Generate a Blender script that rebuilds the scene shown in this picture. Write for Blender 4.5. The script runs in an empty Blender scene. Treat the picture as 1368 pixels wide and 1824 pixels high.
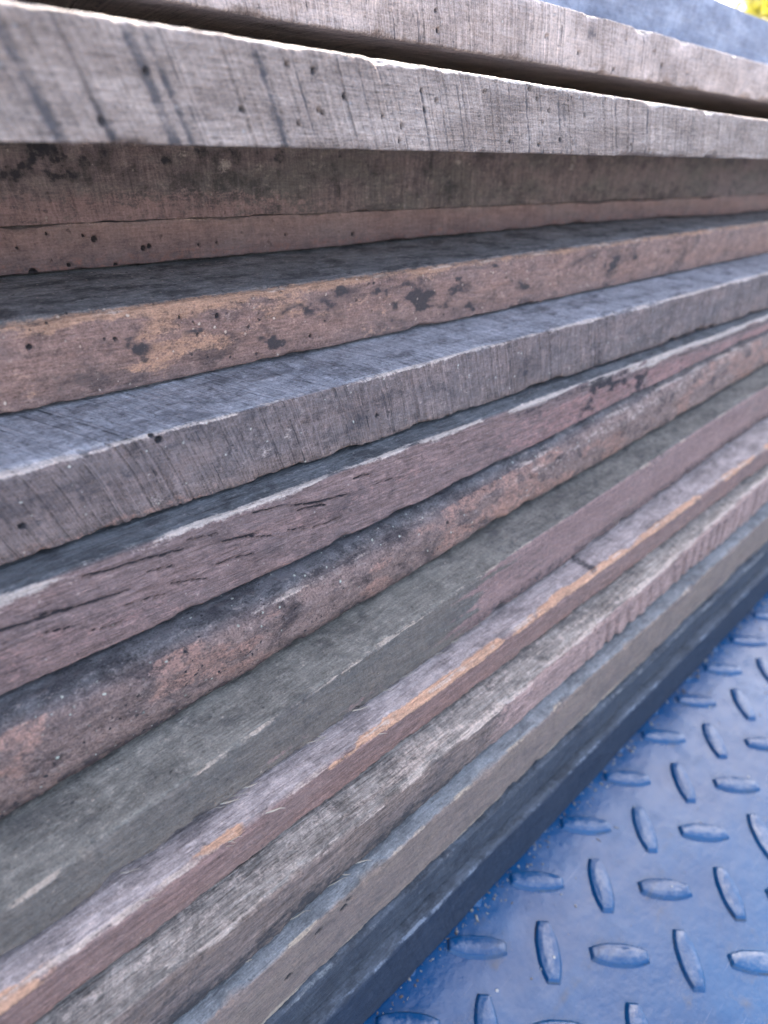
import bpy, math, random
import numpy as np
from mathutils import Matrix, Vector

# ------------------------------------------------------------------ camera
scene = bpy.context.scene
COL = scene.collection
cd = bpy.data.cameras.new('camera')
cam = bpy.data.objects.new('camera', cd)
COL.objects.link(cam)
scene.camera = cam
CAMZ = 0.2813                                   # the lens is 28 cm above the steel floor
cam.matrix_world = Matrix(((0.71809, 0.31619, -0.61998, 0.0),
                           (-0.69237, 0.41481, -0.59038, 0.0),
                           (0.0705, 0.8532, 0.51679, CAMZ),
                           (0, 0, 0, 1)))
cd.sensor_fit = 'VERTICAL'
cd.sensor_height = 24.0
cd.lens = 1200.0 / 1824.0 * 24.0
cd.clip_start = 0.01
cd.clip_end = 400.0
cd.dof.use_dof = True
cd.dof.focus_distance = 0.192
cd.dof.aperture_fstop = 7.0

# ------------------------------------------------------------------ sky, sun, exposure
SUN_EL, SUN_AZ = 35.0, 48.0                     # azimuth counted from +X towards +Y
w = bpy.data.worlds.new('World')
scene.world = w
w.use_nodes = True
nt = w.node_tree
nt.nodes.clear()
sky = nt.nodes.new('ShaderNodeTexSky')
sky.sky_type = 'NISHITA'
sky.sun_disc = False
sky.sun_elevation = math.radians(SUN_EL)
sky.sun_rotation = math.radians(90.0 - SUN_AZ)
sky.air_density = 0.9
sky.dust_density = 6.0
sky.ozone_density = 0.2
bg = nt.nodes.new('ShaderNodeBackground')
bg.inputs['Strength'].default_value = 0.15
wo = nt.nodes.new('ShaderNodeOutputWorld')
nt.links.new(sky.outputs[0], bg.inputs[0])
nt.links.new(bg.outputs[0], wo.inputs[0])

sd = bpy.data.lights.new('sun', 'SUN')
sd.energy = 2.6
sd.angle = math.radians(0.5)
sd.color = (1.0, 0.95, 0.87)
sun = bpy.data.objects.new('sun', sd)
COL.objects.link(sun)
_el, _az = math.radians(SUN_EL), math.radians(SUN_AZ)
sdir = Vector((math.cos(_el) * math.cos(_az), math.cos(_el) * math.sin(_az), math.sin(_el)))
sun.rotation_euler = sdir.to_track_quat('Z', 'Y').to_euler()

scene.view_settings.view_transform = 'Standard'
scene.view_settings.look = 'None'
scene.view_settings.gamma = 1.0
scene.view_settings.use_curve_mapping = False
scene.view_settings.exposure = 2.8


# ------------------------------------------------------------------ helpers
def tag(o, label=None, cat=None, group=None, kind=None):
    if label: o['label'] = label
    if cat: o['category'] = cat
    if group: o['group'] = group
    if kind: o['kind'] = kind
    return o


def _hash(i, j, seed):
    n = (i.astype(np.int64) * 374761393 + j.astype(np.int64) * 668265263 + seed * 974634777) & 0xFFFFFFFF
    n = ((n ^ (n >> 13)) * 1274126177) & 0xFFFFFFFF
    n = ((n ^ (n >> 16)) * 2246822519) & 0xFFFFFFFF
    return ((n ^ (n >> 15)) & 0xFFFFFF) / float(0xFFFFFF)


def vn(u, v, seed=0):
    """smooth value noise, 0..1"""
    u = np.asarray(u, float); v = np.asarray(v, float)
    u, v = np.broadcast_arrays(u, v)
    i = np.floor(u); j = np.floor(v)
    a = u - i; b = v - j
    a = a * a * (3 - 2 * a); b = b * b * (3 - 2 * b)
    h = _hash
    return ((h(i, j, seed) * (1 - a) + h(i + 1, j, seed) * a) * (1 - b)
            + (h(i, j + 1, seed) * (1 - a) + h(i + 1, j + 1, seed) * a) * b)


def fbm(u, v, seed=0, oct=4, gain=0.5):
    t = 0.0; amp = 1.0; s = 0.0
    for k in range(oct):
        t = t + amp * vn(np.asarray(u) * 2 ** k + 13.7 * k, np.asarray(v) * 2 ** k + 7.1 * k, seed + 31 * k)
        s += amp; amp *= gain
    return t / s


def sstep(a, b, x):
    t = np.clip((x - a) / (b - a), 0, 1)
    return t * t * (3 - 2 * t)


def mesh_from_arrays(name, co, quads, extra=(), smooth=True):
    me = bpy.data.meshes.new(name)
    nq = len(quads); ne = len(extra)
    loops = quads.reshape(-1)
    starts = np.arange(nq, dtype=np.int32) * 4
    if ne:
        ex = np.concatenate([np.array(e, np.int32) for e in extra])
        es = np.cumsum([0] + [len(e) for e in extra[:-1]]).astype(np.int32) + nq * 4
        loops = np.concatenate([loops, ex]); starts = np.concatenate([starts, es])
    me.vertices.add(len(co)); me.vertices.foreach_set('co', np.asarray(co, np.float32).reshape(-1))
    me.loops.add(len(loops)); me.loops.foreach_set('vertex_index', loops.astype(np.int32))
    me.polygons.add(len(starts)); me.polygons.foreach_set('loop_start', starts.astype(np.int32))
    me.update(calc_edges=True)
    me.validate()
    if smooth:
        me.polygons.foreach_set('use_smooth', np.ones(len(me.polygons), bool))
    return me


# ------------------------------------------------------------------ materials
class NT:
    def __init__(s, name):
        s.m = bpy.data.materials.new(name); s.m.use_nodes = True
        s.t = s.m.node_tree; s.t.nodes.clear()

    def n(s, typ, **kw):
        nd = s.t.nodes.new(typ)
        for k, v in kw.items():
            setattr(nd, k, v)
        return nd

    def put(s, sock, v):
        if hasattr(v, 'is_output'):
            s.t.links.new(v, sock)
        elif isinstance(v, (tuple, list)) and len(v) == 3 and sock.type == 'RGBA':
            sock.default_value = (*v, 1)
        else:
            sock.default_value = v

    def math(s, op, a, b=None, c=None, clamp=False):
        nd = s.n('ShaderNodeMath', operation=op, use_clamp=clamp)
        s.put(nd.inputs[0], a)
        if b is not None: s.put(nd.inputs[1], b)
        if c is not None: s.put(nd.inputs[2], c)
        return nd.outputs[0]

    def mix(s, f, a, b, mode='MIX'):
        nd = s.n('ShaderNodeMix', data_type='RGBA', blend_type=mode)
        s.put(nd.inputs[0], f); s.put(nd.inputs[6], a); s.put(nd.inputs[7], b)
        return nd.outputs[2]

    def ramp(s, v, a, b, lo=0.0, hi=1.0):
        nd = s.n('ShaderNodeMapRange', interpolation_type='SMOOTHSTEP')
        s.put(nd.inputs[0], v)
        nd.inputs[1].default_value = a; nd.inputs[2].default_value = b
        nd.inputs[3].default_value = lo; nd.inputs[4].default_value = hi
        return nd.outputs[0]

    def noise(s, vec, scale, detail=4, rough=0.55, dist=0.0):
        nd = s.n('ShaderNodeTexNoise')
        s.t.links.new(vec, nd.inputs['Vector'])
        nd.inputs['Scale'].default_value = scale
        nd.inputs['Detail'].default_value = detail
        nd.inputs['Roughness'].default_value = rough
        nd.inputs['Distortion'].default_value = dist
        return nd.outputs[0]

    def noise1(s, w, scale, detail=2, rough=0.6):
        nd = s.n('ShaderNodeTexNoise', noise_dimensions='1D')
        s.t.links.new(w, nd.inputs['W'])
        nd.inputs['Scale'].default_value = scale
        nd.inputs['Detail'].default_value = detail
        nd.inputs['Roughness'].default_value = rough
        return nd.outputs[0]

    def mapping(s, vec, scale, loc=(0, 0, 0), rot=(0, 0, 0)):
        nd = s.n('ShaderNodeMapping')
        s.t.links.new(vec, nd.inputs[0])
        nd.inputs['Location'].default_value = loc
        nd.inputs['Rotation'].default_value = rot
        nd.inputs['Scale'].default_value = scale
        return nd.outputs[0]

    def done(s, col, rough, height=None, dist=0.0003, spec=0.35, **kw):
        b = s.n('ShaderNodeBsdfPrincipled')
        s.put(b.inputs['Base Color'], col); s.put(b.inputs['Roughness'], rough)
        b.inputs['Specular IOR Level'].default_value = spec
        for k, v in kw.items():
            s.put(b.inputs[k], v)
        if height is not None:
            bp = s.n('ShaderNodeBump')
            bp.inputs['Strength'].default_value = 1.0
            bp.inputs['Distance'].default_value = dist
            s.put(bp.inputs['Height'], height)
            s.t.links.new(bp.outputs[0], b.inputs['Normal'])
        o = s.n('ShaderNodeOutputMaterial')
        s.t.links.new(b.outputs[0], o.inputs[0])
        return s.m


def wood(name, c1, c2, top=None, dark=(0.03, 0.03, 0.035), pale=(0.5, 0.47, 0.43), acc=(0.4, 0.2, 0.1),
         mott=0.5, saw=0.4, sawscale=300.0, grain=0.5, speck=0.3, fine=0.5, seed=0.0, crust=0.0, vert=0.0, warm=1.0, topc=0.62):
    """weathered rough-sawn timber. masks: R dark stain and painted shade, G pale fibre and painted rim light, B accent, A upper face"""
    wm = lambda c, k=warm: tuple(min(0.72, v * m) for v, m in zip(c, (1 + .15 * k, 1 - .01 * k, 1 - .09 * k)))
    c1, c2, pale, acc = wm(c1), wm(c2), wm(pale), wm(acc)
    if top is not None: top = wm(top, 0.6 * warm)
    t = NT(name)
    tc = t.n('ShaderNodeTexCoord').outputs['Object']
    at = t.n('ShaderNodeAttribute', attribute_name='msk')
    sp = t.n('ShaderNodeSeparateColor'); t.t.links.new(at.outputs['Color'], sp.inputs[0])
    mR, mG, mB, mA = sp.outputs[0], sp.outputs[1], sp.outputs[2], at.outputs['Alpha']
    sw = t.n('ShaderNodeAttribute', attribute_name='saw').outputs['Fac']
    L = (seed * 3.1, seed * 1.7, seed * 2.3)
    big = t.noise(t.mapping(tc, (28, 90, 90), L), 1.0, 5, 0.6)
    gr = t.noise(t.mapping(tc, (90, 1500, 1500), L), 1.0, 4, 0.65)
    gr2 = t.noise(t.mapping(tc, (260, 3200, 3200), L), 1.0, 3, 0.6)
    mo = t.noise(t.mapping(tc, (75, 120, 120), L), 1.0, 10, 0.72, 0.4)
    mo2 = t.noise(t.mapping(tc, (330, 480, 480), L), 1.0, 7, 0.75)
    fi = t.noise(t.mapping(tc, (1500, 1900, 1900), L), 1.0, 3, 0.7)
    vs = t.noise(t.mapping(tc, (700, 60, 60), L), 1.0, 4, 0.65)
    base = t.mix(t.ramp(big, 0.36, 0.64), c1, c2)
    if top is not None:  # separate upper-face colour, on many boards lifted to paint in skylight
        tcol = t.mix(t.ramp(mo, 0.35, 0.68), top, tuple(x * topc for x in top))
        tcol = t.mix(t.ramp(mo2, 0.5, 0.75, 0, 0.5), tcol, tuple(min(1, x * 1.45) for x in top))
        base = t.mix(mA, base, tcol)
    # mottled weathering, darker and lighter blotches
    dk = t.math('MULTIPLY', t.ramp(mo, 0.46, 0.66), mott)
    base = t.mix(dk, base, dark)
    lt = t.math('MULTIPLY', t.ramp(mo2, 0.52, 0.74), mott * 0.6)
    base = t.mix(lt, base, pale)
    # fibres along the board
    g = t.math('MULTIPLY_ADD', t.math('SUBTRACT', gr, 0.5), 2.2 * grain, 1.0)
    g = t.math('MULTIPLY_ADD', t.math('SUBTRACT', gr2, 0.5), 1.5 * grain, g)
    g = t.math('MULTIPLY_ADD', t.math('SUBTRACT', fi, 0.5), 2.3 * fine, g)
    g = t.math('MULTIPLY_ADD', t.math('SUBTRACT', mo2, 0.5), 1.3 * (0.4 + mott), g)
    g = t.math('MULTIPLY_ADD', t.math('SUBTRACT', big, 0.5), 0.8, g)
    if vert:
        g = t.math('MULTIPLY_ADD', t.math('SUBTRACT', vs, 0.5), 3.0 * vert, g)
    s1 = t.noise1(sw, sawscale, 3, 0.7)
    s2 = t.noise1(sw, sawscale * 0.23, 2, 0.6)
    s3 = t.noise1(sw, sawscale * 2.3, 2, 0.6)
    g = t.math('MULTIPLY_ADD', t.math('SUBTRACT', s1, 0.5), 0.9 * saw, g)
    g = t.math('MULTIPLY_ADD', t.math('SUBTRACT', s3, 0.5), 0.9 * saw, g)
    g = t.math('MAXIMUM', g, 0.12)
    cb = t.n('ShaderNodeCombineColor')
    for k in range(3): t.t.links.new(g, cb.inputs[k])
    base = t.mix(1.0, base, cb.outputs[0], 'MULTIPLY')
    # saw lines: thin dark kerf marks across the board
    brk = t.ramp(t.noise(t.mapping(tc, (160, 240, 240), L), 1.0, 3, 0.6), 0.35, 0.6)
    line = t.math('MULTIPLY', t.math('MULTIPLY', t.ramp(s1, 0.56, 0.70), t.ramp(s2, 0.40, 0.62, 0.12, 1.0)), brk)
    base = t.mix(t.math('MULTIPLY', line, saw), base, dark)
    # accents, stains, painted shade and rim light, and pale torn fibre from the board's own masks, frayed by noise
    fr = t.math('MULTIPLY_ADD', t.math('SUBTRACT', mo2, 0.5), 1.5, 0.0)
    fr = t.math('MULTIPLY_ADD', t.math('SUBTRACT', fi, 0.5), 0.5, fr)
    base = t.mix(t.ramp(t.math('ADD', mB, fr), 0.3, 0.75), base, t.mix(1.0, acc, cb.outputs[0], 'MULTIPLY'))
    base = t.mix(t.ramp(t.math('ADD', mG, fr), 0.3, 0.85, 0, 0.9), base, t.mix(0.8, pale, cb.outputs[0], 'MULTIPLY'))
    base = t.mix(t.ramp(t.math('ADD', mR, t.math('MULTIPLY', fr, 0.95)), 0.3, 0.7, 0, 0.92), base, dark)
    # tiny crumbs and pits
    vo = t.n('ShaderNodeTexVoronoi', feature='F1'); t.t.links.new(t.mapping(tc, (1, 1, 1), L), vo.inputs['Vector'])
    vo.inputs['Scale'].default_value = 620
    vc = t.n('ShaderNodeSeparateColor'); t.t.links.new(vo.outputs['Color'], vc.inputs[0])
    dd = t.math('MULTIPLY_ADD', t.math('SUBTRACT', fi, 0.5), 0.9, vo.outputs['Distance'])
    dd = t.math('MULTIPLY_ADD', vc.outputs[2], 0.22, dd)
    crumb = t.math('MULTIPLY', t.ramp(dd, 0.34, 0.12), t.ramp(vc.outputs[0], 0.90 - 0.15 * speck, 0.97))
    pit = t.math('MULTIPLY', t.ramp(dd, 0.40, 0.2), t.ramp(vc.outputs[1], 0.93 - 0.1 * speck, 0.96))
    base = t.mix(t.math('MULTIPLY', crumb, min(1, speck * 1.5)), base, tuple(min(0.8, x * 1.5) for x in pale))
    base = t.mix(t.math('MULTIPLY', pit, min(1, speck)), base, dark)
    h = t.math('MULTIPLY', gr, 0.9 * grain)
    h = t.math('MULTIPLY_ADD', gr2, 0.5 * grain, h)
    h = t.math('MULTIPLY_ADD', fi, 0.75 * fine, h)
    h = t.math('MULTIPLY_ADD', mo2, 0.8 * (mott + crust * 3), h)
    h = t.math('MULTIPLY_ADD', mo, 0.9, h)
    h = t.math('MULTIPLY_ADD', s1, 0.8 * saw, h)
    h = t.math('MULTIPLY_ADD', s3, 0.5 * saw, h)
    h = t.math('MULTIPLY_ADD', line, -0.9 * saw, h)
    h = t.math('MULTIPLY_ADD', crumb, 0.5 * speck, h)
    h = t.math('MULTIPLY_ADD', pit, -1.0 * speck, h)
    return t.done(base, t.ramp(mo2, 0.3, 0.7, 0.62, 0.9), h, 0.0011 if crust else 0.0009, 0.3)


# ------------------------------------------------------------------ the ground, the steel floor
def ground():
    t = NT('pale_gravelly_ground')
    tc = t.n('ShaderNodeTexCoord').outputs['Object']
    a = t.noise(tc, 0.5, 6, 0.6); b = t.noise(tc, 30, 5, 0.7)
    c = t.mix(t.ramp(a, 0.35, 0.65), (0.30, 0.26, 0.22), (0.23, 0.20, 0.17))
    c = t.mix(t.ramp(b, 0.4, 0.7, 0, 0.5), c, (0.5, 0.46, 0.4))
    m = t.done(c, 0.95, b, 0.01)
    n = 41
    xs = np.linspace(-150, 150, n)
    X, Y = np.meshgrid(xs, xs, indexing='ij')
    Z = (fbm(X / 20, Y / 20, 5) - 0.5) * 0.25 * sstep(6, 30, np.hypot(X, Y))
    co = np.stack([X, Y, Z], -1).reshape(-1, 3)
    i = np.arange(n - 1)[:, None] * n + np.arange(n - 1)[None, :]
    q = np.stack([i, i + n, i + n + 1, i + 1], -1).reshape(-1, 4)
    o = bpy.data.objects.new('ground', mesh_from_arrays('ground', co, q))
    o.location = (0, 0, -0.62)
    o.data.materials.append(m); COL.objects.link(o)
    tag(o, kind='structure')


def plate():
    t = NT('blue_painted_tread_steel')
    tc = t.n('ShaderNodeTexCoord').outputs['Object']
    hh = t.n('ShaderNodeAttribute', attribute_name='lug').outputs['Fac']
    a = t.noise(tc, 14, 5, 0.6); b = t.noise(tc, 60, 8, 0.7); c = t.noise(tc, 700, 4, 0.7)
    d = t.noise(t.mapping(tc, (8, 140, 1), rot=(0, 0, 0.5)), 1.0, 4, 0.6)
    scr = t.noise(t.mapping(tc, (30, 1800, 1), rot=(0, 0, 0.9)), 1.0, 2, 0.5)
    col = t.mix(t.ramp(a, 0.35, 0.65), PL1, PL2)
    dust = t.math('MULTIPLY', t.ramp(b, 0.42, 0.72), t.ramp(a, 0.3, 0.6, 0.25, 0.8))
    col = t.mix(t.math('MULTIPLY', dust, 0.30), col, (0.08, 0.12, 0.20))
    rust = t.math('MULTIPLY', t.ramp(b, 0.52, 0.70), t.ramp(d, 0.44, 0.64))
    col = t.mix(t.math('MULTIPLY', rust, 0.6), col, (0.11, 0.085, 0.065))
    col = t.mix(t.ramp(scr, 0.68, 0.76, 0, 0.5), col, (0.25, 0.28, 0.36))
    worn = t.math('MULTIPLY', t.ramp(hh, 0.75, 1.0), t.ramp(t.noise(tc, 220, 8, 0.75), 0.44, 0.62))
    col = t.mix(t.math('MULTIPLY', worn, 0.7), col, (0.15, 0.19, 0.27))
    foot = t.math('MULTIPLY', t.ramp(hh, 0.02, 0.2), t.ramp(hh, 0.6, 0.25))
    grime = t.math('MULTIPLY', foot, t.ramp(t.noise(tc, 90, 4, 0.6), 0.45, 0.65))
    col = t.mix(t.math('MULTIPLY', grime, 0.8), col, (0.07, 0.055, 0.04))
    vo = t.n('ShaderNodeTexVoronoi'); t.t.links.new(tc, vo.inputs['Vector']); vo.inputs['Scale'].default_value = 160
    vc = t.n('ShaderNodeSeparateColor'); t.t.links.new(vo.outputs['Color'], vc.inputs[0])
    crumb = t.math('MULTIPLY', t.ramp(vo.outputs['Distance'], 0.14, 0.07), t.ramp(vc.outputs[0], 0.86, 0.9))
    col = t.mix(t.math('MULTIPLY', crumb, 0.8), col, (0.42, 0.40, 0.37))
    ro = t.math('MULTIPLY_ADD', b, 0.25, 0.07)
    ro = t.math('MULTIPLY_ADD', dust, 0.25, ro)
    h = t.math('MULTIPLY', c, 0.12)
    h = t.math('MULTIPLY_ADD', b, 0.8, h)
    h = t.math('MULTIPLY_ADD', a, 3.6, h)
    h = t.math('MULTIPLY_ADD', crumb, 0.5, h)
    m = t.done(col, ro, h, 0.0004, 0.5)
    # sheet
    cos, quads, lug = [], [], []
    off = 0
    x0, x1, y0, y1 = -0.5, 1.7, -0.6, 0.75
    nx, ny = 111, 83
    X, Y = np.meshgrid(np.linspace(x0, x1, nx), np.linspace(y0, y1, ny), indexing='ij')
    for z, fl in ((0.0, False), (-0.005, True)):
        cos.append(np.stack([X, Y, np.full_like(X, z)], -1).reshape(-1, 3))
        i = np.arange(nx - 1)[:, None] * ny + np.arange(ny - 1)[None, :]
        q = np.stack([i, i + ny, i + ny + 1, i + 1], -1).reshape(-1, 4)
        quads.append((q[:, ::-1] if fl else q) + off)
        lug.append(np.zeros(nx * ny)); off += nx * ny
    # the rim of the sheet, joining both skins
    N = nx * ny
    ring = [k * ny for k in range(nx)] + [(nx - 1) * ny + k for k in range(1, ny)] + \
           [(nx - 1 - k) * ny + ny - 1 for k in range(1, nx)] + [ny - 1 - k for k in range(1, ny - 1)]
    ring = np.array(ring); r2 = np.roll(ring, -1)
    quads.append(np.stack([ring, ring + N, r2 + N, r2], -1))
    # raised lugs, pressed in a basket pattern at 45 degrees to the stack
    s = 0.028
    rng = np.random.RandomState(4)
    nu, nv = 48, 30
    U, V = np.meshgrid(np.linspace(-1, 1, nu), np.linspace(-1, 1, nv), indexing='ij')
    ii = np.arange(nu - 1)[:, None] * nv + np.arange(nv - 1)[None, :]
    LQ = np.stack([ii, ii + nv, ii + nv + 1, ii + 1], -1).reshape(-1, 4)
    r = math.sqrt(0.5)
    for a_ in range(-60, 60):
        for b_ in range(-60, 60):
            cx = 0.15686 + s * (a_ * r + b_ * r); cy = 0.04012 + s * (-a_ * r + b_ * r)
            if not (-0.25 < cx < 1.2 and -0.42 < cy < 0.085): continue
            horiz = (a_ + b_) % 2 != 0
            ux, uy = ((r, -r) if horiz else (r, r))
            cx += rng.normal() * 0.0002; cy += rng.normal() * 0.0002
            hl = 0.0113 * (1 + rng.normal() * .015); hw = 0.0043 * (1 + rng.normal() * .03)
            u = U * (hl + 0.0016); v = V * (hw + 0.0016)
            # blunt-ended boat outline with bowed sides
            wid = hw * (1 - 0.50 * np.clip(np.abs(u) / hl, 0, 1.1) ** 2.3)
            dside = wid - np.abs(v)
            dend = hl - np.abs(u)
            d = np.minimum(dside * 1.0, dend)
            hgt = 0.00175 * sstep(-0.00045, 0.0007, d)
            hgt = hgt * (1 - 0.10 * (v / hw) ** 2) + 0.00025 * sstep(0.0008, 0.003, d) \
                + (fbm(u / 0.004 + a_ * 3.3, v / 0.003 + b_ * 5.1, 9, 2) - 0.5) * 0.00022 * sstep(0, 0.001, d)
            z = hgt - 0.00006
            px = cx + u * ux - v * uy; py = cy + u * uy + v * ux
            cos.append(np.stack([px, py, z], -1).reshape(-1, 3)); lug.append((hgt / 0.0019).reshape(-1))
            quads.append(LQ + off); off += nu * nv
    me = mesh_from_arrays('floor', np.concatenate(cos), np.concatenate(quads))
    at = me.attributes.new('lug', 'FLOAT', 'POINT'); at.data.foreach_set('value', np.concatenate(lug).astype(np.float32))
    me.materials.append(m)
    o = bpy.data.objects.new('floor', me); COL.objects.link(o)
    tag(o, label='blue painted steel tread plate with raised diamond lugs under the boards', kind='structure')


PL1, PL2 = (0.002, 0.055, 0.155), (0.005, 0.080, 0.20)
ground()
plate()

# ------------------------------------------------------------------ the boards
# stations along the boards (mm) and, per board, the front face's distance y, its lower and upper edge (mm, z from the lens)
ST = np.array([0, 50, 100, 150, 200, 300, 400, 500.0])
G = {
 'a': ([200]*8, [34.0,34.0,34.0,34.0,34.0,33.4,32.6,32.3], [60.2]*7+[59.0]),
 'b': ([165]*8, [15.1]*8, [33.6,33.6,33.6,33.6,33.6,33.0,32.2,31.9]),
 'c': ([135]*8, [-10.3]*8, [10.4,10.3,9.7,9.2,8.6,7.4,6.6,6.6]),
 'd': ([205.2,205.2,203.2,200.6,198.0,192.8,187.6,182.5], [-34.8]*8, [-10.3]*8),
 'e': ([204.9,204.9,202.9,200.3,197.7,192.5,187.4,182.5], [-47.3,-47.3,-47.2,-46.8,-46.1,-44.8,-44.3,-45.9], [-34.1]*8),
 'f': ([164.5,164.6,164.3,162.7,160.5,155.8,154.1,159.5], [-69.4,-69.4,-69.3,-68.6,-67.6,-65.7,-64.9,-67.2], [-47.3,-47.3,-47.2,-46.8,-46.1,-44.8,-44.3,-45.9]),
 'g': ([138.1,138.2,137.9,136.6,134.7,130.8,129.4,133.9], [-91.7,-91.8,-92.0,-91.4,-90.5,-88.5,-88.2,-91.6], [-69.4,-69.4,-69.3,-68.6,-67.6,-65.7,-64.9,-67.2]),
 'h': ([129.1,129.2,129.2,128.2,126.7,123.5,122.6,127.2], [-117.7,-118.1,-117.7,-115.4,-111.9,-104.1,-99.5,-102.6], [-91.7,-91.8,-92.0,-91.4,-90.5,-88.5,-88.2,-91.6]),
 'i': ([119.5,119.0,119.5,119.9,120.2,120.7,121.2,124.7], [-144.6,-142.0,-139.7,-137.4,-135.1,-130.5,-126.0,-126.7], [-117.7,-118.1,-117.7,-115.4,-111.9,-104.1,-99.5,-102.6]),
 'j': ([99.8,101.4,103.3,104.9,106.1,107.5,107.8,109.2], [-159.7,-160.5,-161.6,-161.9,-161.6,-158.7,-153.1,-153.3], [-144.6,-142.0,-139.7,-137.4,-135.1,-130.5,-126.0,-126.7]),
 'k': ([92.3,93.0,94.0,94.5,94.6,93.6,91.0,91.2], [-175.3,-176.3,-177.6,-178.0,-177.7,-174.8,-168.9,-169.0], [-159.7,-160.5,-161.6,-161.9,-161.6,-158.7,-153.1,-153.3]),
 'l': ([81.6,81.7,82.1,82.6,83.1,84.0,84.9,85.3], [-197.8,-197.7,-197.7,-197.7,-197.8,-197.9,-198.0,-198.2], [-175.3,-176.3,-177.6,-178.0,-177.7,-174.8,-168.9,-169.0]),
 'm': ([77.3,77.3,77.4,77.6,77.7,78.0,78.3,78.5], [-228.2]*8, [-197.8,-197.7,-197.7,-197.7,-197.8,-197.9,-198.0,-198.2]),
 'n': ([75.3]*8, [-246.9]*8, [-228.2]*8),
 'o': ([70.9]*8, [-281.3]*8, [-246.9]*8),
}


def xstations():
    xs = [np.linspace(-520, -60, 24)[:-1]]
    x = -60.0; a = []
    while x < 620:
        a.append(x)
        x += 1.2 if x < -5 else 0.42 if x < 160 else 0.42 + (x - 160) * 0.0022
    xs.append(np.array(a)); xs.append(np.linspace(620, 1500, 40))
    return np.concatenate(xs)


XS = xstations()


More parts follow.
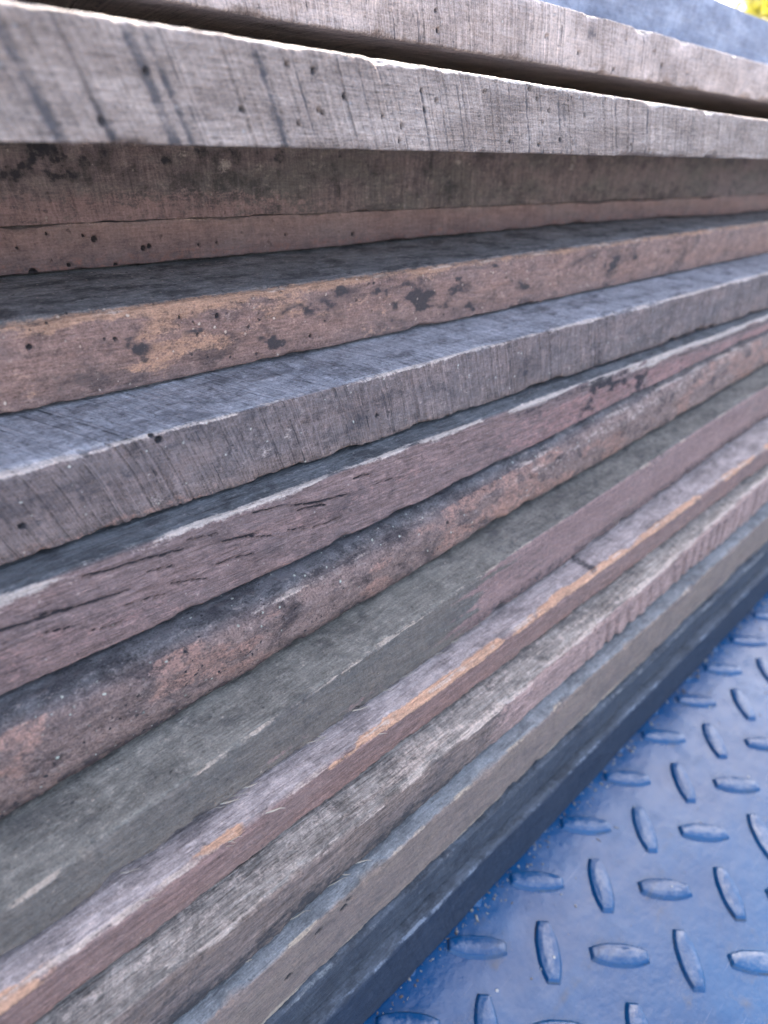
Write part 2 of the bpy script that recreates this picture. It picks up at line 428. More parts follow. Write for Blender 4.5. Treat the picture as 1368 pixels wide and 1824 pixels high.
def board(key, label, mat, width=150.0, topvis=45.0, r_top=1.2, r_bot=1.2, tilt=-0.4, rough=1.0, saw=0.25,
          grain=0.25, holes=(), cracks=(), masks=None, shape=None, chip=0.6, seed=1, cup=0.0, x0=-430, x1=1350):
    y0s, zbs, zts = [np.array(v, float) for v in G[key]]
    X = XS[(XS > x0) & (XS < x1)]
    y0 = np.interp(X, ST, y0s); zb = np.interp(X, ST, zbs) + 0.15; zt = np.interp(X, ST, zts) - 0.15
    # smooth the knees of the station table
    def sm(a):
        k = np.ones(5) / 5
        b = np.concatenate([[a[0]] * 2, a, [a[-1]] * 2]); return np.convolve(b, k, 'valid')
    h = float(np.mean(zt - zb))
    # profile: (kind, value) kind 0 bottom(depth) 1 front(fraction) 2 top(depth) 3 back
    pb = np.concatenate([np.linspace(width, 14, 8), np.linspace(11, 0.4, 16)])
    nf = int(h / 0.42)
    pf = np.linspace(0, 1, nf)
    pt = np.concatenate([np.linspace(0.4, topvis, int(topvis / 0.7)), np.linspace(topvis + 5, width, 8)])
    kinds = np.concatenate([np.zeros(len(pb)), np.ones(len(pf)), np.full(len(pt), 2.0)])
    vals = np.concatenate([pb, pf, pt])
    NP = len(vals)
    K = kinds[None, :]; Vv = vals[None, :]
    XX = X[:, None] + 0 * Vv
    H = (zt - zb)[:, None]
    aT = np.where(K == 1, (1 - Vv) * H, np.where(K == 2, Vv, 1e3))     # distance to the upper front arris
    aB = np.where(K == 1, Vv * H, np.where(K == 0, Vv, 1e3))
    sarc = np.where(K == 0, -Vv, np.where(K == 1, Vv * H, H + Vv))      # arc length
    rt = (r_top * (0.5 + 1.0 * fbm(X / 22, 0 * X, seed + 3, 5)) + chip * 18 * np.clip(fbm(X / 13, 0 * X + 9, seed + 4, 6) - 0.57, 0, 1))[:, None]
    rb = (r_bot * (0.5 + 1.0 * fbm(X / 22, 0 * X + 5, seed + 5, 5)) + chip * 18 * np.clip(fbm(X / 13, 0 * X + 3, seed + 6, 6) - 0.57, 0, 1))[:, None]
    wob = np.where(X < 600, 1.0, 1.0) * (fbm(X / 70, 0 * X, seed + 7, 4) - 0.5) * 1.6
    y0 = y0 + wob
    rt = np.minimum(rt, 0.45 * H); rb = np.minimum(rb, 0.45 * H)
    Y = np.where(K == 1, y0[:, None], y0[:, None] + Vv)
    Z = np.where(K == 0, zb[:, None], np.where(K == 1, zb[:, None] + Vv * H, zt[:, None]))
    ny = np.where(K == 1, -1.0, 0.0) + 0 * XX; nz = np.where(K == 0, -1.0, np.where(K == 2, 1.0, 0.0)) + 0 * XX
    for (aa, rr, sg, zz) in ((aT, rt, 1, zt[:, None]), (aB, rb, -1, zb[:, None])):
        inn = aa < rr
        ph = np.where(K == 1, (math.pi / 4) * (1 - aa / rr), (math.pi / 4) * (1 + aa / rr))
        Y = np.where(inn, y0[:, None] + rr - rr * np.cos(ph), Y)
        Z = np.where(inn, zz - sg * rr + sg * rr * np.sin(ph), Z)
        ny = np.where(inn, -np.cos(ph), ny); nz = np.where(inn, sg * np.sin(ph), nz)
    yb = Y
    if cup:
        Z = Z - np.where(K == 0, cup * sstep(22, 60, Vv), 0)
    # inward relief in mm
    D = rough * (0.9 * fbm(XX / 55, sarc / 14, seed, 3) + 0.34 * fbm(XX / 3.0, sarc / 2.2, seed + 11, 4)
                 + 0.14 * fbm(XX / 1.0, sarc / 0.9, seed + 12, 2))
    D = D + grain * (fbm(XX / 14, sarc / 0.9, seed + 20, 3) - 0.3)
    sawc = XX - tilt * sarc * -1 + 0.9 * (fbm(XX / 60, sarc / 25, seed + 30, 2) - 0.5)
    sawc = XX - tilt * (sarc) + 0.0
    sawc = sawc + 1.1 * (fbm(XX / 50, sarc / 12, seed + 30, 2) - 0.5)
    ridge = vn(sawc / 1.7, 0 * XX, seed + 41) * 0.6 + vn(sawc / 4.3, 0 * XX, seed + 42)
    deep = sstep(0.72, 0.85, vn(sawc / 1.3, 0 * XX, seed + 43)) * sstep(0.5, 0.7, vn(sawc / 9.0, sarc / 30, seed + 44))
    D = D + saw * (0.6 * ridge + 1.1 * deep)
    near = np.exp(-(np.minimum(aT, aB) / 1.6) ** 2)
    D = D + chip * near * 1.6 * np.clip(fbm(XX / 2.0, sarc / 2.5, seed + 50, 4) - 0.42, 0, 1)
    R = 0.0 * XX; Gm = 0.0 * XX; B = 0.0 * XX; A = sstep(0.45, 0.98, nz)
    Rcross = 0.8 * np.exp(-((aT - 0.2) / 0.75) ** 2)
    Gm = Gm + Rcross * sstep(0.30, 0.72, fbm(XX / 10, sarc / 3, seed + 60, 5))
    zrel = zb[:, None] + sarc if False else Z
    for (hx, hz, hr) in holes:
        isf = (K == 1) & (aT > 0) & True
        dd = np.hypot((XX - hx) * 1.0, (Z - hz) * 1.0)
        k = sstep(hr * 1.15, hr * 0.55, dd) * np.where(K == 1, 1, 0)
        D = np.maximum(D, D + 1.6 * k); R = np.maximum(R, 1.15 * k)
    for (xa, za, xb, zb_, wdt) in cracks:
        tt = np.clip((XX - xa) / (xb - xa), 0, 1)
        zc = za + (zb_ - za) * tt + 0.18 * (vn(XX / 1.6, 0 * XX, int(xa * 7) % 97) - 0.5) + 1.0 * (vn(XX / 9, 0 * XX, int(xa * 5) % 91) - 0.5)
        env = sstep(0, 0.12, (XX - xa) / (xb - xa)) * sstep(0, 0.2, (xb - XX) / (xb - xa))
        k = np.exp(-((Z - zc) / (wdt * 0.95 * (0.15 + env))) ** 2) * np.sqrt(env) * np.where(K == 1, 1, 0)
        D = D + 1.5 * k; R = np.maximum(R, 1.15 * k)
    ctx = dict(X=XX, Z=Z, Y=Y, K=K + 0 * XX, aT=aT, aB=aB, s=sarc, H=H, A=A, seed=seed, y0=y0[:, None])
    if shape: D = D + shape(ctx)
    if masks:
        r_, g_, b_ = masks(ctx); R = R + r_; Gm = Gm + g_; B = B + b_
    Gm = Gm * sstep(0.22, 0.62, fbm(XX / 16, sarc / 3, seed + 81, 5))
    fade = np.where(K == 1, 1.0, sstep(width, topvis, Vv) if True else 1)
    D = D * np.where(K == 1, 1, np.clip(fade + 0.15, 0, 1))
    D0 = float(np.median(D[:, kinds == 1]))
    Y = Y - ny * (D - np.where(K == 1, D0, 0)); Z = Z - nz * D * np.where(K == 1, 0.35, 0.45)
    N1 = len(X)
    ends = (fbm(sarc[0] / 6, 0 * sarc[0], seed + 70, 3) - 0.5) * 3
    XXo = XX.copy(); XXo[0] += ends; XXo[-1] += ends
    co = np.stack([XXo, Y, Z], -1) / 1000.0
    org = np.array([co[N1 // 2, :, 0].mean() * 0, float(np.mean(y0)) / 1000, float(np.mean(zb)) / 1000])
    co = co - org
    co = co.reshape(-1, 3)
    i = np.arange(N1 - 1)[:, None] * NP + np.arange(NP)[None, :]
    jn = np.arange(N1 - 1)[:, None] * NP + np.roll(np.arange(NP), -1)[None, :]
    q = np.stack([i, jn, jn + NP, i + NP], -1).reshape(-1, 4)[:, ::-1]
    caps = [list(range(NP)), [(N1 - 1) * NP + k for k in range(NP)][::-1]]
    me = mesh_from_arrays('rough_board', co, q, caps)
    at = me.attributes.new('saw', 'FLOAT', 'POINT'); at.data.foreach_set('value', (sawc / 1000).astype(np.float32).reshape(-1))
    ca = me.attributes.new('msk', 'FLOAT_COLOR', 'POINT')
    ca.data.foreach_set('color', np.clip(np.stack([R, Gm, B, A], -1), 0, 1.5).astype(np.float32).reshape(-1))
    me.materials.append(mat)
    o = bpy.data.objects.new('rough_board', me)
    o.location = (org[0], org[1], org[2] + CAMZ)
    COL.objects.link(o)
    tag(o, label, 'board', 'rough sawn boards in the stack')
    return o


def blob(c, x, z, rx, rz, top=False):
    k = np.exp(-(((c['X'] - x) / rx) ** 2 + ((c['Z'] - z) / rz) ** 2))
    return k if top else k * np.where(c['K'] == 1, 1, 0)


def front(c): return np.where(c['K'] == 1, 1.0, 0.0)


MUL = 1.0
# ---- topmost, set back; its blue is haze put into the colour
board('a', 'topmost board in view, set back, smooth face tinted blue-grey with painted haze, against the sky',
      wood('timber_hazed_blue_grey', (0.272, 0.304, 0.400), (0.352, 0.384, 0.480), (0.300, 0.300, 0.300), (0.09, 0.10, 0.15), (0.4, 0.42, 0.46), mott=0.35, saw=0.3, seed=1, warm=0.0, grain=0.3, fine=0.25),
      width=170, tilt=0.15, saw=0.12, seed=11, chip=0.3, r_top=1.0)

# ---- second
board('b', 'second board from the top, pale grey with close upright saw lines, over the dark gap',
      wood('timber_pale_lilac', (0.405, 0.365, 0.351), (0.486, 0.446, 0.432), (0.300, 0.300, 0.300), (0.075, 0.07, 0.085), (0.62, 0.59, 0.56), mott=0.22, saw=1.0, sawscale=520, seed=2, warm=0.8, grain=0.35, fine=0.6, vert=0.25),
      width=150, tilt=-0.27, saw=0.35, seed=22, chip=0.8, r_top=1.0, cup=3.6,
      holes=[(179.3, 19.5, .8), (177.8, 24.1, .6), (234.7, 23.7, .8), (282.2, 17.9, .7), (256.2, 20.8, .8), (287.4, 27.7, .7), (320, 22, .9), (311, 26, .7), (345, 21, .7)],
      masks=lambda c: (0.55 * blob(c, 262, 27, 5, 4), 0.25 * np.exp(-(c['aT'] / 1.2) ** 2), 0))

# ---- third: the big pale overhanging board
H1 = [(70.0,2.0),(60.6,-6.3),(89.9,-3.1),(101.6,5.6),(108.6,5.0),(117.7,0.7),(110.0,-2.3),(111.2,-2.8),(104.5,-5.0),(118.7,9.0),(129.7,-2.5),(142.8,3.4),(148.5,1.6),(144.4,-0.5),(136.6,-4.4),(136.2,-7.7),(167.3,4.8),(187.8,6.6),(192.3,4.3),(199.5,1.8),(197.1,-1.5),(182.6,-6.9),(197.0,-7.3),(210.4,5.6),(220.0,1.4),(207.8,-5.7),(215.3,-6.6),(230.3,6.4),(253.3,-6.2)]
rs = np.random.RandomState(3)
sawl = [(48.6, 2.4), (58.5, 2.0), (70.4, 2.4), (74, 1.5), (97.2, 1.5), (106, .7), (124.5, .9), (131, .6), (144, 1.0), (151, .6), (160, .6), (172, .6), (181, .7), (189, 1.2), (206, 1.2), (214, .7), (222, .6), (240, 1.0), (252, .7), (262, 1.4), (277, .8), (285, .7), (296, 1.0), (309, .9), (325, 1.0), (338, 1.0), (352, 1.3), (370, 1.2), (388, 1.2)]


def pale_masks(c):
    r = 0 * c['X']
    for (x, wd) in sawl:
        u = c['X'] - (x - 0.45 * c['Z'])
        r = np.maximum(r, (0.60 + 0.1 * (wd > 1)) * np.exp(-(u / (wd * 0.75)) ** 2) * (0.55 + 0.6 * vn(c['X'] / 8, c['Z'] / 5, 8)) * front(c))
    r = np.where(r > 0, r, 0)
    return r * sstep(0, 3, c['aT']), 0.75 * np.exp(-(c['aT'] / 1.5) ** 2) + 0.25 * np.exp(-(c['aB'] / 1.5) ** 2), 0  # paler upper arris: fuzzy fibre with the bright rim light painted in


def pale_shape(c):
    d = 0 * c['X']
    for (x, wd) in sawl:
        u = c['X'] - (x - 0.45 * c['Z'])
        d = d + 0.28 * np.exp(-(u / (wd * 0.6)) ** 2) * front(c)
    return d


board('c', 'pale grey overhanging board peppered with pinholes, under the dark gap',
      wood('timber_pale_grey', (0.285, 0.245, 0.222), (0.36, 0.32, 0.295), (0.55, 0.52, 0.5), (0.10, 0.09, 0.095), (0.66, 0.62, 0.58), mott=0.2, saw=0.85, sawscale=420, seed=3, warm=0.8, grain=0.65, fine=0.6, speck=0.2),
      width=160, topvis=20, tilt=-0.45, saw=0.30, seed=33, grain=0.35, chip=0.7, r_top=1.3, r_bot=0.8,
      holes=[(x, z, .5 + .35 * rs.rand() ** 2) for x, z in H1], masks=pale_masks, shape=pale_shape)

# ---- fourth: dark, in the shade of the overhang
board('d', 'dark grey-brown board recessed right under the pale overhanging board, with pale chips',
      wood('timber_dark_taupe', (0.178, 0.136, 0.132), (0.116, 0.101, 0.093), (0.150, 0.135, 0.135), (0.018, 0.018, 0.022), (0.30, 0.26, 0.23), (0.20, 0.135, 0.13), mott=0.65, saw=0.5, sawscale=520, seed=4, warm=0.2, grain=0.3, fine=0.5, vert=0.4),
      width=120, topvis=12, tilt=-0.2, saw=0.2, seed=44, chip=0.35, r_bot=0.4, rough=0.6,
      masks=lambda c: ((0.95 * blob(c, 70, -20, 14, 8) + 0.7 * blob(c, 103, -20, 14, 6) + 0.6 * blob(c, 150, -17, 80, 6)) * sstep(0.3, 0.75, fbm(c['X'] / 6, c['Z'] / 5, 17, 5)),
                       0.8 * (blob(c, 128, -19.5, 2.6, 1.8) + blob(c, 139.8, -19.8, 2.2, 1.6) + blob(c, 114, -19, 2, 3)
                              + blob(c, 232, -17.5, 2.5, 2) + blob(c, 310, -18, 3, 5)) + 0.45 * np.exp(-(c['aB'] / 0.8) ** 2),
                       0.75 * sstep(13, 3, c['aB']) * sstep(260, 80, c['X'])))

# ---- fifth: thin reddish strip with a chipped foot
board('e', 'thin smooth red-brown board with small holes and a ragged dark lower edge',
      wood('timber_red_brown', (0.235, 0.158, 0.148), (0.195, 0.142, 0.135), (0.150, 0.135, 0.135), (0.03, 0.025, 0.027), (0.33, 0.25, 0.21), (0.24, 0.12, 0.095), mott=0.25, saw=0.2, seed=5, warm=0.4, grain=0.3, fine=0.45, vert=0.15),
      width=125, topvis=10, tilt=-0.2, saw=0.08, seed=55, chip=0.6, r_bot=0.8, r_top=0.3, rough=0.7,
      holes=[(84.8,-38.9,1.0),(76.6,-45.4,.7),(72.1,-36.9,.5),(81.8,-37.9,.5),(66.7,-46.6,1.2),(99.1,-42.2,.9),(101,-41.9,.8),(90.0,-46.6,.8),(123.7,-42.1,.5),(117.4,-42.4,.5),(179.6,-42.2,.8),(150,-41,.5),(64,-40,.5)],
      masks=lambda c: (0.6 * np.exp(-(c['aB'] / 0.9) ** 2) * sstep(0.45, 0.6, fbm(c['X'] / 9, 0 * c['X'], 77, 3)), 0, 0.4 * sstep(7, 2, c['aB'])))

# ---- sixth: orange-brown face, dark mottled upper face
SP4 = [(143.0,-50.8,3,1.6),(157.5,-50.8,3.4,2),(75.5,-58.9,5,5),(93.1,-58.6,6,5),(116.4,-63.0,8,4),(197.8,-54.5,5,4),(207.5,-63.2,8,3),(216.0,-49.4,4,1.5),(303.1,-55.2,8,7),(319,-56,6,8),(165.7,-53.6,10,6),(128,-55,10,3),(182,-58,12,5),(240,-58,10,4)]


def m_f(c):
    r = 0 * c['X']
    for x, z, a, b in SP4: r = r + 0.62 * blob(c, x, z, a, b)
    r = r * (0.1 + 1.25 * sstep(0.32, 0.72, fbm(c['X'] / 4.5, c['Z'] / 2.8, 15, 6))) + 0.35 * sstep(0.56, 0.72, fbm(c['X'] / 14, c['Z'] / 8, 18, 5)) * front(c)
    r = r + 0.10 * (1 - front(c)) * sstep(2.5, 9, c['aT'])
    b = 1.0 * sstep(0.40, 0.66, fbm(c['X'] / 20, c['Z'] / 6, 16, 5)) * front(c) * (0.2 + 0.5 * sstep(260, 20, c['X']))
    b = b + 0.6 * np.exp(-(c['aT'] / 2.5) ** 2)
    return r, 0.12 * front(c), b


board('f', 'orange-brown board with black mottled stains and a dark shaded upper face',
      wood('timber_orange_brown', (0.29, 0.205, 0.185), (0.225, 0.17, 0.16), (0.32, 0.31, 0.31), (0.05, 0.046, 0.052), (0.50, 0.42, 0.37), (0.40, 0.27, 0.20), mott=0.62, saw=0.12, seed=6, grain=0.45, fine=0.7, speck=0.8),
      width=150, topvis=50, tilt=-0.3, saw=0.05, seed=66, rough=1.0, r_top=2.4, r_bot=1.0, chip=0.5,
      holes=[(99.5,-53.3,.8),(49.9,-53.9,.8),(131.4,-63.5,.7),(88,-52,.4),(70,-55,.5)], masks=m_f)

# ---- seventh: grey with blue-grey sawn upper face
board('g', 'charcoal-grey board with a pale ragged arris and a blue-grey sawn upper face',
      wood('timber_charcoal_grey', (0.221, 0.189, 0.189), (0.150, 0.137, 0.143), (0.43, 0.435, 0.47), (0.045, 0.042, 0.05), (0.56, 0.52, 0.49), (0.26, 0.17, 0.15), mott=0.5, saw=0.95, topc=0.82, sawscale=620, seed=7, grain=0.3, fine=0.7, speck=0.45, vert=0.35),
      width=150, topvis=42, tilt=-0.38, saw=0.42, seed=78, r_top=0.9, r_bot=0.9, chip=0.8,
      holes=[(66.3,-71.9,1.0),(64.6,-70.1,.8),(33.0,-83.3,.8),(137.0,-82.4,.7)],
      masks=lambda c: (0.35 * blob(c, 45, -80, 40, 8) + 0.4 * blob(c, 130, -82, 10, 7) + 0.4 * (blob(c, 212, -80, 10, 8)) + 0.1,
                       0.7 * np.exp(-((c['aT'] - 0.4) / 1.1) ** 2) + 0.55 * (blob(c, 64, -88, 3, 2) + blob(c, 97, -83, 3, 3) + blob(c, 104, -80, 1.5, 4) + blob(c, 178, -84, 3, 3) + blob(c, 190, -84, 2, 3)),
                       0.42 * sstep(7, 1, c['aB']) * sstep(160, 60, c['X'])))

# ---- eighth: cracked mauve-brown with a knot further along
CR = [(5,-98.0,53,-104.2,.4),(38,-94.3,70,-98.6,.32),(75.5,-100.4,88.1,-102,.35),(99.8,-99.5,112.3,-102,.3),(60.2,-106.8,72.3,-109.9,.2),(72.6,-106.3,86.9,-108.7,.22),(28.4,-99.6,39.8,-102.7,.2),(29.8,-105.2,36.5,-106.9,.2),(54.1,-100.4,63,-102.3,.2),(96.8,-105.5,102.9,-106.6,.2),(84.6,-95.2,97.8,-96.9,.28),(97.8,-97.9,121.3,-101.2,.33),(82.5,-102.1,92.8,-104.9,.2),(120.9,-96.1,129.1,-97.2,.25),(66,-95.5,76,-97,.2),(48,-107.5,60,-109.3,.18),(105,-107,118,-108.5,.2),(130,-101,141,-102,.2),(38,-110,52,-112,.15)]


def m_h(c):
    x = c['X']
    r = 0.0 * x
    arch = np.abs(np.hypot((x - 272) / 26, (c['Z'] + 106) / 12) - 1)
    r = r + 0.85 * sstep(0.25, 0.7, fbm(x / 5, c['Z'] / 3, 72, 5)) * np.exp(-((arch + 0.5 * (fbm(x / 9, c['Z'] / 5, 71, 4) - .5)) / 0.38) ** 2) * sstep(215, 255, x) * sstep(306, 290, x) * front(c)
    r = r + 0.45 * np.exp(-((c['aT'] - 7 + 0.02 * x) / 3.0) ** 2) * sstep(150, 210, x) * front(c) * sstep(300, 250, x)
    r = r + 0.5 * np.exp(-((c['aT'] - 3.5) / 2.0) ** 2) * sstep(300, 330, x) * front(c)
    r = r + 0.35 * (1 - front(c)) * sstep(1.5, 5, c['aT']) * sstep(110, 30, x)  # painted shade on the near end of the upper face
    g = 0.7 * np.exp(-((c['aT'] - 0.5) / 1.6) ** 2) + 0.8 * sstep(170, 260, x) * sstep(5.5, 1.5, c['aT']) * front(c)
    g = g + 0.9 * blob(c, 298, -97, 6, 5) + 0.35 * sstep(70, 20, x) * sstep(9, 2, c['aT']) * front(c)
    b = 0.45 * front(c) * fbm(x / 30, c['Z'] / 6, 81, 3) + 0.35 * sstep(150, 250, x) * sstep(4, 8, c['aT'])
    return r, g, b


board('h', 'mauve-brown board split by long dark drying cracks, with a knot further along',
      wood('timber_mauve_brown', (0.25, 0.18, 0.172), (0.185, 0.142, 0.14), (0.14, 0.15, 0.16), (0.025, 0.023, 0.03), (0.52, 0.47, 0.43), (0.29, 0.18, 0.17), mott=0.4, saw=0.15, seed=8, warm=0.7, grain=0.75, fine=0.5, speck=0.25),  # upper-face colour lowered to paint the deep shade there
      width=150, topvis=24, tilt=-0.3, saw=0.04, seed=88, grain=0.55, r_top=1.0, r_bot=0.9, chip=0.5, cracks=CR, masks=m_h)


# ---- ninth: bark-crusted
def m_i(c):
    x = c['X']
    r = 0.45 * sstep(9, 1, c['aB']) * front(c) * sstep(260, 90, x) + 0.35 * (1 - front(c)) * sstep(4, 8, c['aT'])
    r = r + 0.3 * fbm(x / 5, c['Z'] / 4, 19, 4) * front(c) * sstep(300, 120, x)
    g = 0.28 * front(c) * fbm(x / 3, c['Z'] / 3, 20, 4) + 0.35 * blob(c, 45, -128, 4, 4) + 0.3 * sstep(170, 230, x) * sstep(16, 6, c['aT']) * front(c)
    b = 0.55 * front(c) * sstep(0.45, 0.65, fbm(x / 18, c['Z'] / 8, 21, 3)) + 0.5 * blob(c, 193, -128, 4, 3)
    return r, g, b


board('i', 'bark-crusted rounded board, rough and speckled pinkish grey, below the cracked board',
      wood('timber_bark', (0.36, 0.28, 0.26), (0.27, 0.215, 0.205), (0.20, 0.205, 0.22), (0.045, 0.04, 0.048), (0.60, 0.54, 0.50), (0.42, 0.28, 0.24), mott=0.75, saw=0.25, seed=9, grain=0.25, fine=1.0, speck=1.0, crust=0.8),
      width=140, topvis=24, tilt=-0.3, saw=0.08, seed=99, rough=1.9, r_top=7.0, r_bot=3.0, chip=0.6, masks=m_i)


# ---- tenth: blue-green upper face, dark edge, pink further along
def m_j(c):
    x = c['X']
    farp = sstep(0.35, 0.7, sstep(95, 215, x) + 0.9 * (fbm(x / 30, c['Z'] / 2.5, 93, 5) - 0.5) + 0.25 * (1 - front(c)) * 0)
    r = 0.22 * (1 - farp) * front(c) + 0.4 * (1 - front(c)) * farp + 0.5 * front(c) * farp * sstep(13, 3, c['aB'])
    g = 0.35 * np.exp(-((c['aT'] - 0.5) / 0.8) ** 2) * (1 - farp) + 0.35 * blob(c, 330, -140, 18, 8)
    b = front(c) * farp * (0.5 + 0.7 * fbm(x / 25, c['Z'] / 6, 94, 4)) + 0.5 * blob(c, 75, -157, 14, 1.6) + .5 * blob(c, 105, -158, 12, 2)
    return r, g, b


bj = board('j', 'greenish-grey board with a blue-stained upper face, turning dusky pink further along',
      wood('timber_green_grey', (0.173, 0.165, 0.150), (0.128, 0.128, 0.120), (0.235, 0.225, 0.195), (0.045, 0.042, 0.05), (0.42, 0.375, 0.32), (0.25, 0.185, 0.18), mott=0.35, saw=0.15, seed=10, grain=0.4, fine=0.6, speck=0.3, vert=0.12),
      width=130, topvis=36, tilt=-0.3, saw=0.08, seed=110, r_top=1.1, r_bot=1.2, chip=0.9, grain=0.5, masks=m_j)


# ---- eleventh: orange arris
def m_k(c):
    x = c['X']
    g = 0.25 * (1 - front(c)) + 0.3 * blob(c, 60, -165, 20, 4)
    band = np.exp(-((c['aT'] - 0.6) / 2.0) ** 2)
    b = 1.15 * band * sstep(0.36, 0.62, fbm(x / 13, c['s'] / 9, 25, 4) + 0.12 * sstep(60, 150, x) - 0.15 * sstep(300, 340, x))
    r = 0.7 * (blob(c, 232, -160, 4, 2.5, True) + blob(c, 262, -158, 4, 2.5, True) + blob(c, 290, -157, 3, 2, True)) + 0.3 * (1 - front(c)) * blob(c, 170, -160, 16, 3, True)
    return r, g, b


bk = board('k', 'red-brown board with a bright orange torn arris and greyish upper face',
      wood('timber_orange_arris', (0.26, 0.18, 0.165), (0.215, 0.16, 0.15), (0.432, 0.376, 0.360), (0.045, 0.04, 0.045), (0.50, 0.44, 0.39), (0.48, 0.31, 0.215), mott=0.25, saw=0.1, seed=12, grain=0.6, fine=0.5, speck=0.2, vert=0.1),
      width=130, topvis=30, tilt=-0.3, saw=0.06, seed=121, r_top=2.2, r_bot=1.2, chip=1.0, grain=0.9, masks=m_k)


# ---- twelfth: fibrous pale top, notched edge further along
def s_l(c):
    x = c['X']
    u = (x + 0.5 * c['Z']) / 10.5 + 1.1 * vn(x / 31, 0 * x, 61) + 0.25 * vn(x / 6, c['Z'] / 5, 62)
    f = u - np.floor(u)
    return (0.4 + 0.9 * vn(np.floor(u), 0 * x, 63)) * sstep(0.25, 0.9, f) * sstep(0.995, 0.90, f) * sstep(190, 240, x) * front(c) * sstep(2, 8, c['aT'])


def m_l(c):
    x = c['X']
    farp = sstep(120, 185, x)
    r = 0.42 * (1 - farp) * front(c) * (0.3 + fbm(x / 14, c['Z'] / 5, 29, 3)) + 0.3 * (1 - farp) * sstep(10, 2, c['aB']) * front(c)
    g = (0.45 * (1 - front(c)) * (0.5 + fbm(x / 20, c['Y'] / 3, 30, 3))) + 0.4 * np.exp(-((c['aT'] - 0.5) / 1.5) ** 2)
    b = 0.9 * farp * front(c)
    return r, g, b


bl = board('l', 'board with a pale fibrous upper face and a notched pinkish edge, below the orange arris',
      wood('timber_fibrous', (0.247, 0.202, 0.176), (0.195, 0.163, 0.150), (0.35, 0.32, 0.285), (0.05, 0.047, 0.05), (0.52, 0.47, 0.42), (0.36, 0.27, 0.25), mott=0.3, saw=0.4, seed=13, grain=0.85, fine=0.5, speck=0.1, vert=0.2),
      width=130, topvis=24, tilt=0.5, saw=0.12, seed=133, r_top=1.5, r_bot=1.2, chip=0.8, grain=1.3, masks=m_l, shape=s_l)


def m_m(c):
    return 0.12 + 0 * c['X'], 1.1 * sstep(6.0, 0.6, c['aB']) * (0.35 + 0.9 * fbm(c['X'] / 9, c['Z'] / 3, 35, 4)) * front(c), 0.3 * front(c)


board('m', 'thick beige-brown board with a few large round wormholes and a rough yellowish lower edge',
      wood('timber_beige', (0.27, 0.225, 0.19), (0.21, 0.175, 0.155), (0.27, 0.29, 0.30), (0.05, 0.046, 0.05), (0.43, 0.38, 0.30), (0.22, 0.17, 0.15), mott=0.3, saw=0.15, seed=14, grain=0.45, fine=0.5, speck=0.2),
      width=140, topvis=20, tilt=-0.3, saw=0.08, seed=144, r_top=1.0, r_bot=1.6, chip=1.2,
      holes=[(77.7,-203.4,1.5),(79.5,-200.8,1.1),(68.1,-203.6,1.4),(57.3,-213.1,1.5),(393,-215,1.5)], masks=m_m)

board('n', 'dark slate-grey board, second from the steel floor',
      wood('timber_dark_slate', (0.085, 0.09, 0.105), (0.06, 0.065, 0.08), (0.12, 0.13, 0.15), (0.02, 0.02, 0.03), (0.26, 0.26, 0.26), (0.1, 0.09, 0.09), mott=0.4, saw=0.2, seed=15, warm=0.0, grain=0.4, fine=0.45, speck=0.1),
      width=130, topvis=12, tilt=-0.3, saw=0.08, seed=155, r_top=1.0, r_bot=1.0)

board('o', 'lowest dark board, shade and blue haze in its colour, lying on the steel tread plate',
      wood('timber_dark_shaded', (0.045, 0.055, 0.08), (0.03, 0.04, 0.062), (0.11, 0.12, 0.14), (0.012, 0.013, 0.02), (0.22, 0.24, 0.28), (0.1, 0.1, 0.1), mott=0.3, saw=0.15, seed=16, warm=0.0, grain=0.35, fine=0.35, speck=0.05),  # dark stain, with shade and blue haze put into the colour
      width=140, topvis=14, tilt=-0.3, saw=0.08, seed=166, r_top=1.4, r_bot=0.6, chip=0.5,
      masks=lambda c: (0, 0.9 * np.exp(-((c['aB'] - 0.2) / 0.55) ** 2) * sstep(0.42, 0.6, fbm(c['X'] / 16, 0 * c['X'], 91, 4)) * front(c), 0))  # lower arris paled to paint the bright glint along the plate


# ------------------------------------------------------------------ splinters torn from the arrises
def splinter(parent, pts, r0, mat):
    """a thin tapering torn fibre through world points (mm, z from the lens)"""
    P = np.array(pts, float) / 1000.0
    P[:, 2] += CAMZ
    n = 14; k = 6
    t = np.linspace(0, len(P) - 1, n)
    C = np.stack([np.interp(t, np.arange(len(P)), P[:, a]) for a in range(3)], -1)
    C[1:-1] = (C[:-2] + C[1:-1] * 2 + C[2:]) / 4
    co = []
    for a in range(n):
        d = C[min(a + 1, n - 1)] - C[max(a - 1, 0)]; d /= np.linalg.norm(d)
        u = np.cross(d, [0.1, 0.2, 1.0]); u /= np.linalg.norm(u); v = np.cross(d, u)
        rr = r0 / 1000 * (1 - 0.85 * a / (n - 1))
        for b in range(k):
            an = 2 * math.pi * b / k
            co.append(C[a] + rr * (math.cos(an) * u * 1.6 + math.sin(an) * v * 0.5))
    co = np.array(co) - np.array(parent.location)
    q = np.array([[a * k + b, a * k + (b + 1) % k, (a + 1) * k + (b + 1) % k, (a + 1) * k + b] for a in range(n - 1) for b in range(k)])
    me = mesh_from_arrays('splinter', co, q, [list(range(k))[::-1], [(n - 1) * k + b for b in range(k)]])
    me.materials.append(mat)
    o = bpy.data.objects.new('splinter', me); o.parent = parent; COL.objects.link(o)


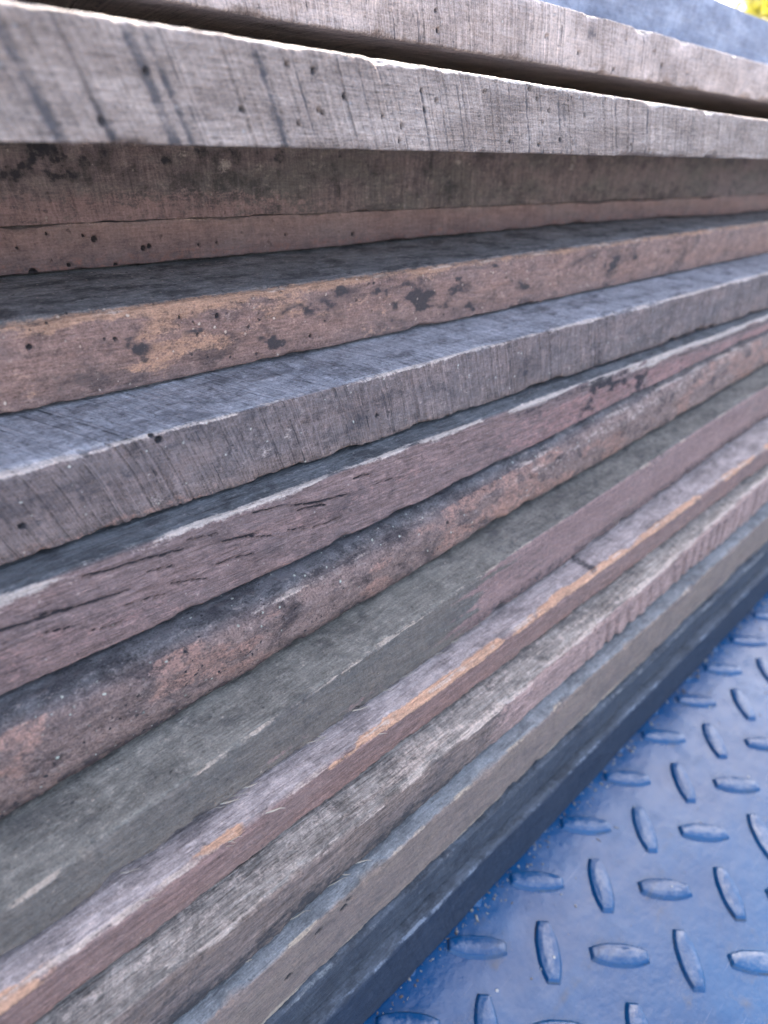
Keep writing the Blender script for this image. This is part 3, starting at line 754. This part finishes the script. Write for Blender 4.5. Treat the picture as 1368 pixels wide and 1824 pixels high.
t = NT('torn_fibre')
SPL = t.done(t.mix(t.noise(t.n('ShaderNodeTexCoord').outputs['Object'], 600, 3), (0.50, 0.42, 0.33), (0.36, 0.29, 0.23)), 0.8)
rs = np.random.RandomState(8)
for b, ky, lo, hi, n in ((bj, 'j', 15, 190, 16), (bk, 'k', 10, 120, 6), (bl, 'l', 20, 120, 5)):
    ys, zbs, zts = G[ky]
    for _ in range(n):
        x = rs.uniform(lo, hi); y = np.interp(x, ST, ys)
        z = np.interp(x, ST, zbs) + 1.0 if ky != 'k' else np.interp(x, ST, zts) - rs.uniform(0.5, 2.5)
        L = rs.uniform(2, 7); up = rs.uniform(-1.2, 1.0)
        splinter(b, [(x, y + 0.9, z), (x + L * .4, y - 0.1, z + up * .4), (x + L * .8, y - rs.uniform(.4, 1.0), z + up), (x + L, y - rs.uniform(.4, 1.8), z + up * rs.uniform(.6, 2))], rs.choice([.1, .14, .2, .34]), SPL)


# ------------------------------------------------------------------ crumbs and sawdust along the foot of the stack
rs = np.random.RandomState(12)
co, qd = [], []
for k in range(900):
    x = rs.uniform(-0.05, 0.62)
    if k < 620: y = 0.0708 - abs(rs.normal()) * 0.0030
    else: y = rs.uniform(-0.09, 0.069)
    a = rs.uniform(0, math.pi); L = rs.gamma(2.0, 0.00022) + 0.00015; Wd = L * rs.uniform(.25, .8); hh = Wd * rs.uniform(.3, .8)
    ca, sa = math.cos(a), math.sin(a); o = len(co)
    for dx, dy, dz in ((-1, -.6, 0), (.8, -1, 0), (1, .7, 0), (-.7, 1, 0), (-.6, -.4, 1), (.5, -.6, .8), (.7, .4, 1.1), (-.5, .6, .7)):
        px, py = dx * L * rs.uniform(.7, 1.1), dy * Wd * rs.uniform(.7, 1.1)
        co.append((x + px * ca - py * sa, y + px * sa + py * ca, dz * hh + 0.00002))
    for f in ((3, 2, 1, 0), (4, 5, 6, 7), (0, 1, 5, 4), (1, 2, 6, 5), (2, 3, 7, 6), (3, 0, 4, 7)): qd.append([o + v for v in f])
me = mesh_from_arrays('sawdust', np.array(co), np.array(qd), smooth=False)
t = NT('wood_crumb')
me.materials.append(t.done(t.mix(t.ramp(t.noise(t.n('ShaderNodeTexCoord').outputs['Object'], 300, 2), .35, .65), (0.40, 0.36, 0.31), (0.14, 0.10, 0.08)), 0.9))
o = bpy.data.objects.new('sawdust', me); COL.objects.link(o)
tag(o, 'fine wood crumbs and sawdust along the foot of the stack', 'sawdust', kind='stuff')

# ------------------------------------------------------------------ the tree far behind, seen over the topmost board
def tree(x, y, h, seed, label):
    rng = np.random.RandomState(seed)
    root = bpy.data.objects.new('broadleaf_tree', None); root.location = (x, y, -0.62); COL.objects.link(root)
    tag(root, label, 'tree')
    # trunk and limbs
    segs = []
    def limb(p, d, L, r, depth):
        p = np.array(p, float); n = 5
        for k in range(n):
            q = p + d * L / n
            segs.append((p.copy(), q.copy(), r * (1 - 0.12 * k), r * (1 - 0.12 * (k + 1))))
            d = d + rng.normal(size=3) * 0.13; d[2] += 0.04; d /= np.linalg.norm(d); p = q
            if depth < 2 and k >= 1:
                dd = d + rng.normal(size=3) * 0.75; dd[2] = abs(dd[2]) * .7 + .1; dd /= np.linalg.norm(dd)
                limb(p, dd, L * 0.6, r * 0.45, depth + 1)
    limb((0, 0, -0.3), np.array([0, 0, 1.0]), h * 0.75, 0.11, 0)
    co, q = [], []
    for a, b, ra, rb in segs:
        d = b - a; d /= np.linalg.norm(d); u = np.cross(d, [0.3, 1, 0.2]); u /= np.linalg.norm(u); v = np.cross(d, u)
        o = len(co)
        for c_, rr in ((a, ra), (b, rb)):
            for k in range(7):
                an = 2 * math.pi * k / 7; co.append(c_ + rr * (math.cos(an) * u + math.sin(an) * v))
        for k in range(7): q.append([o + k, o + (k + 1) % 7, o + 7 + (k + 1) % 7, o + 7 + k])
    me = mesh_from_arrays('trunk', np.array(co), np.array(q))
    tb = NT('bark'); me.materials.append(tb.done(tb.mix(tb.noise(tb.n('ShaderNodeTexCoord').outputs['Object'], 20), (0.12, 0.09, 0.07), (0.2, 0.17, 0.14)), 0.9))
    tr = bpy.data.objects.new('trunk', me); tr.parent = root; COL.objects.link(tr)
    tips = [s for s in segs if s[3] < 0.045]
    lc, lq = [], []
    for _ in range(5200):
        s_ = tips[rng.randint(len(tips))]; c_ = s_[0] + (s_[1] - s_[0]) * rng.rand() + rng.normal(size=3) * 0.16
        a = rng.normal(size=3); a /= np.linalg.norm(a); b = np.cross(a, rng.normal(size=3)); b /= np.linalg.norm(b)
        L = rng.uniform(.03, .055); o = len(lc)
        lc += [c_ - a * L, c_ + b * L * .5, c_ + a * L, c_ - b * L * .5]; lq.append([o, o + 1, o + 2, o + 3])
    me = mesh_from_arrays('crown', np.array(lc), np.array(lq), smooth=False)
    tl = NT('yellow_green_leaf'); 
    b_ = tl.n('ShaderNodeBsdfPrincipled'); b_.inputs['Roughness'].default_value = 0.5
    tcn = tl.n('ShaderNodeTexCoord').outputs['Object']
    tl.put(b_.inputs['Base Color'], tl.mix(tl.ramp(tl.noise(tcn, 3, 3), .35, .65), (0.16, 0.17, 0.02), (0.09, 0.12, 0.02)))
    tn = tl.n('ShaderNodeBsdfTranslucent'); tn.inputs[0].default_value = (0.30, 0.28, 0.03, 1)
    mx = tl.n('ShaderNodeMixShader'); mx.inputs[0].default_value = 0.5
    tl.t.links.new(b_.outputs[0], mx.inputs[1]); tl.t.links.new(tn.outputs[0], mx.inputs[2])
    oo = tl.n('ShaderNodeOutputMaterial'); tl.t.links.new(mx.outputs[0], oo.inputs[0])
    me.materials.append(tl.m)
    cr = bpy.data.objects.new('crown', me); cr.parent = root; COL.objects.link(cr)


tree(7.4, 2.9, 2.6, 5, 'sunlit yellow-green tree blurred behind the top board')
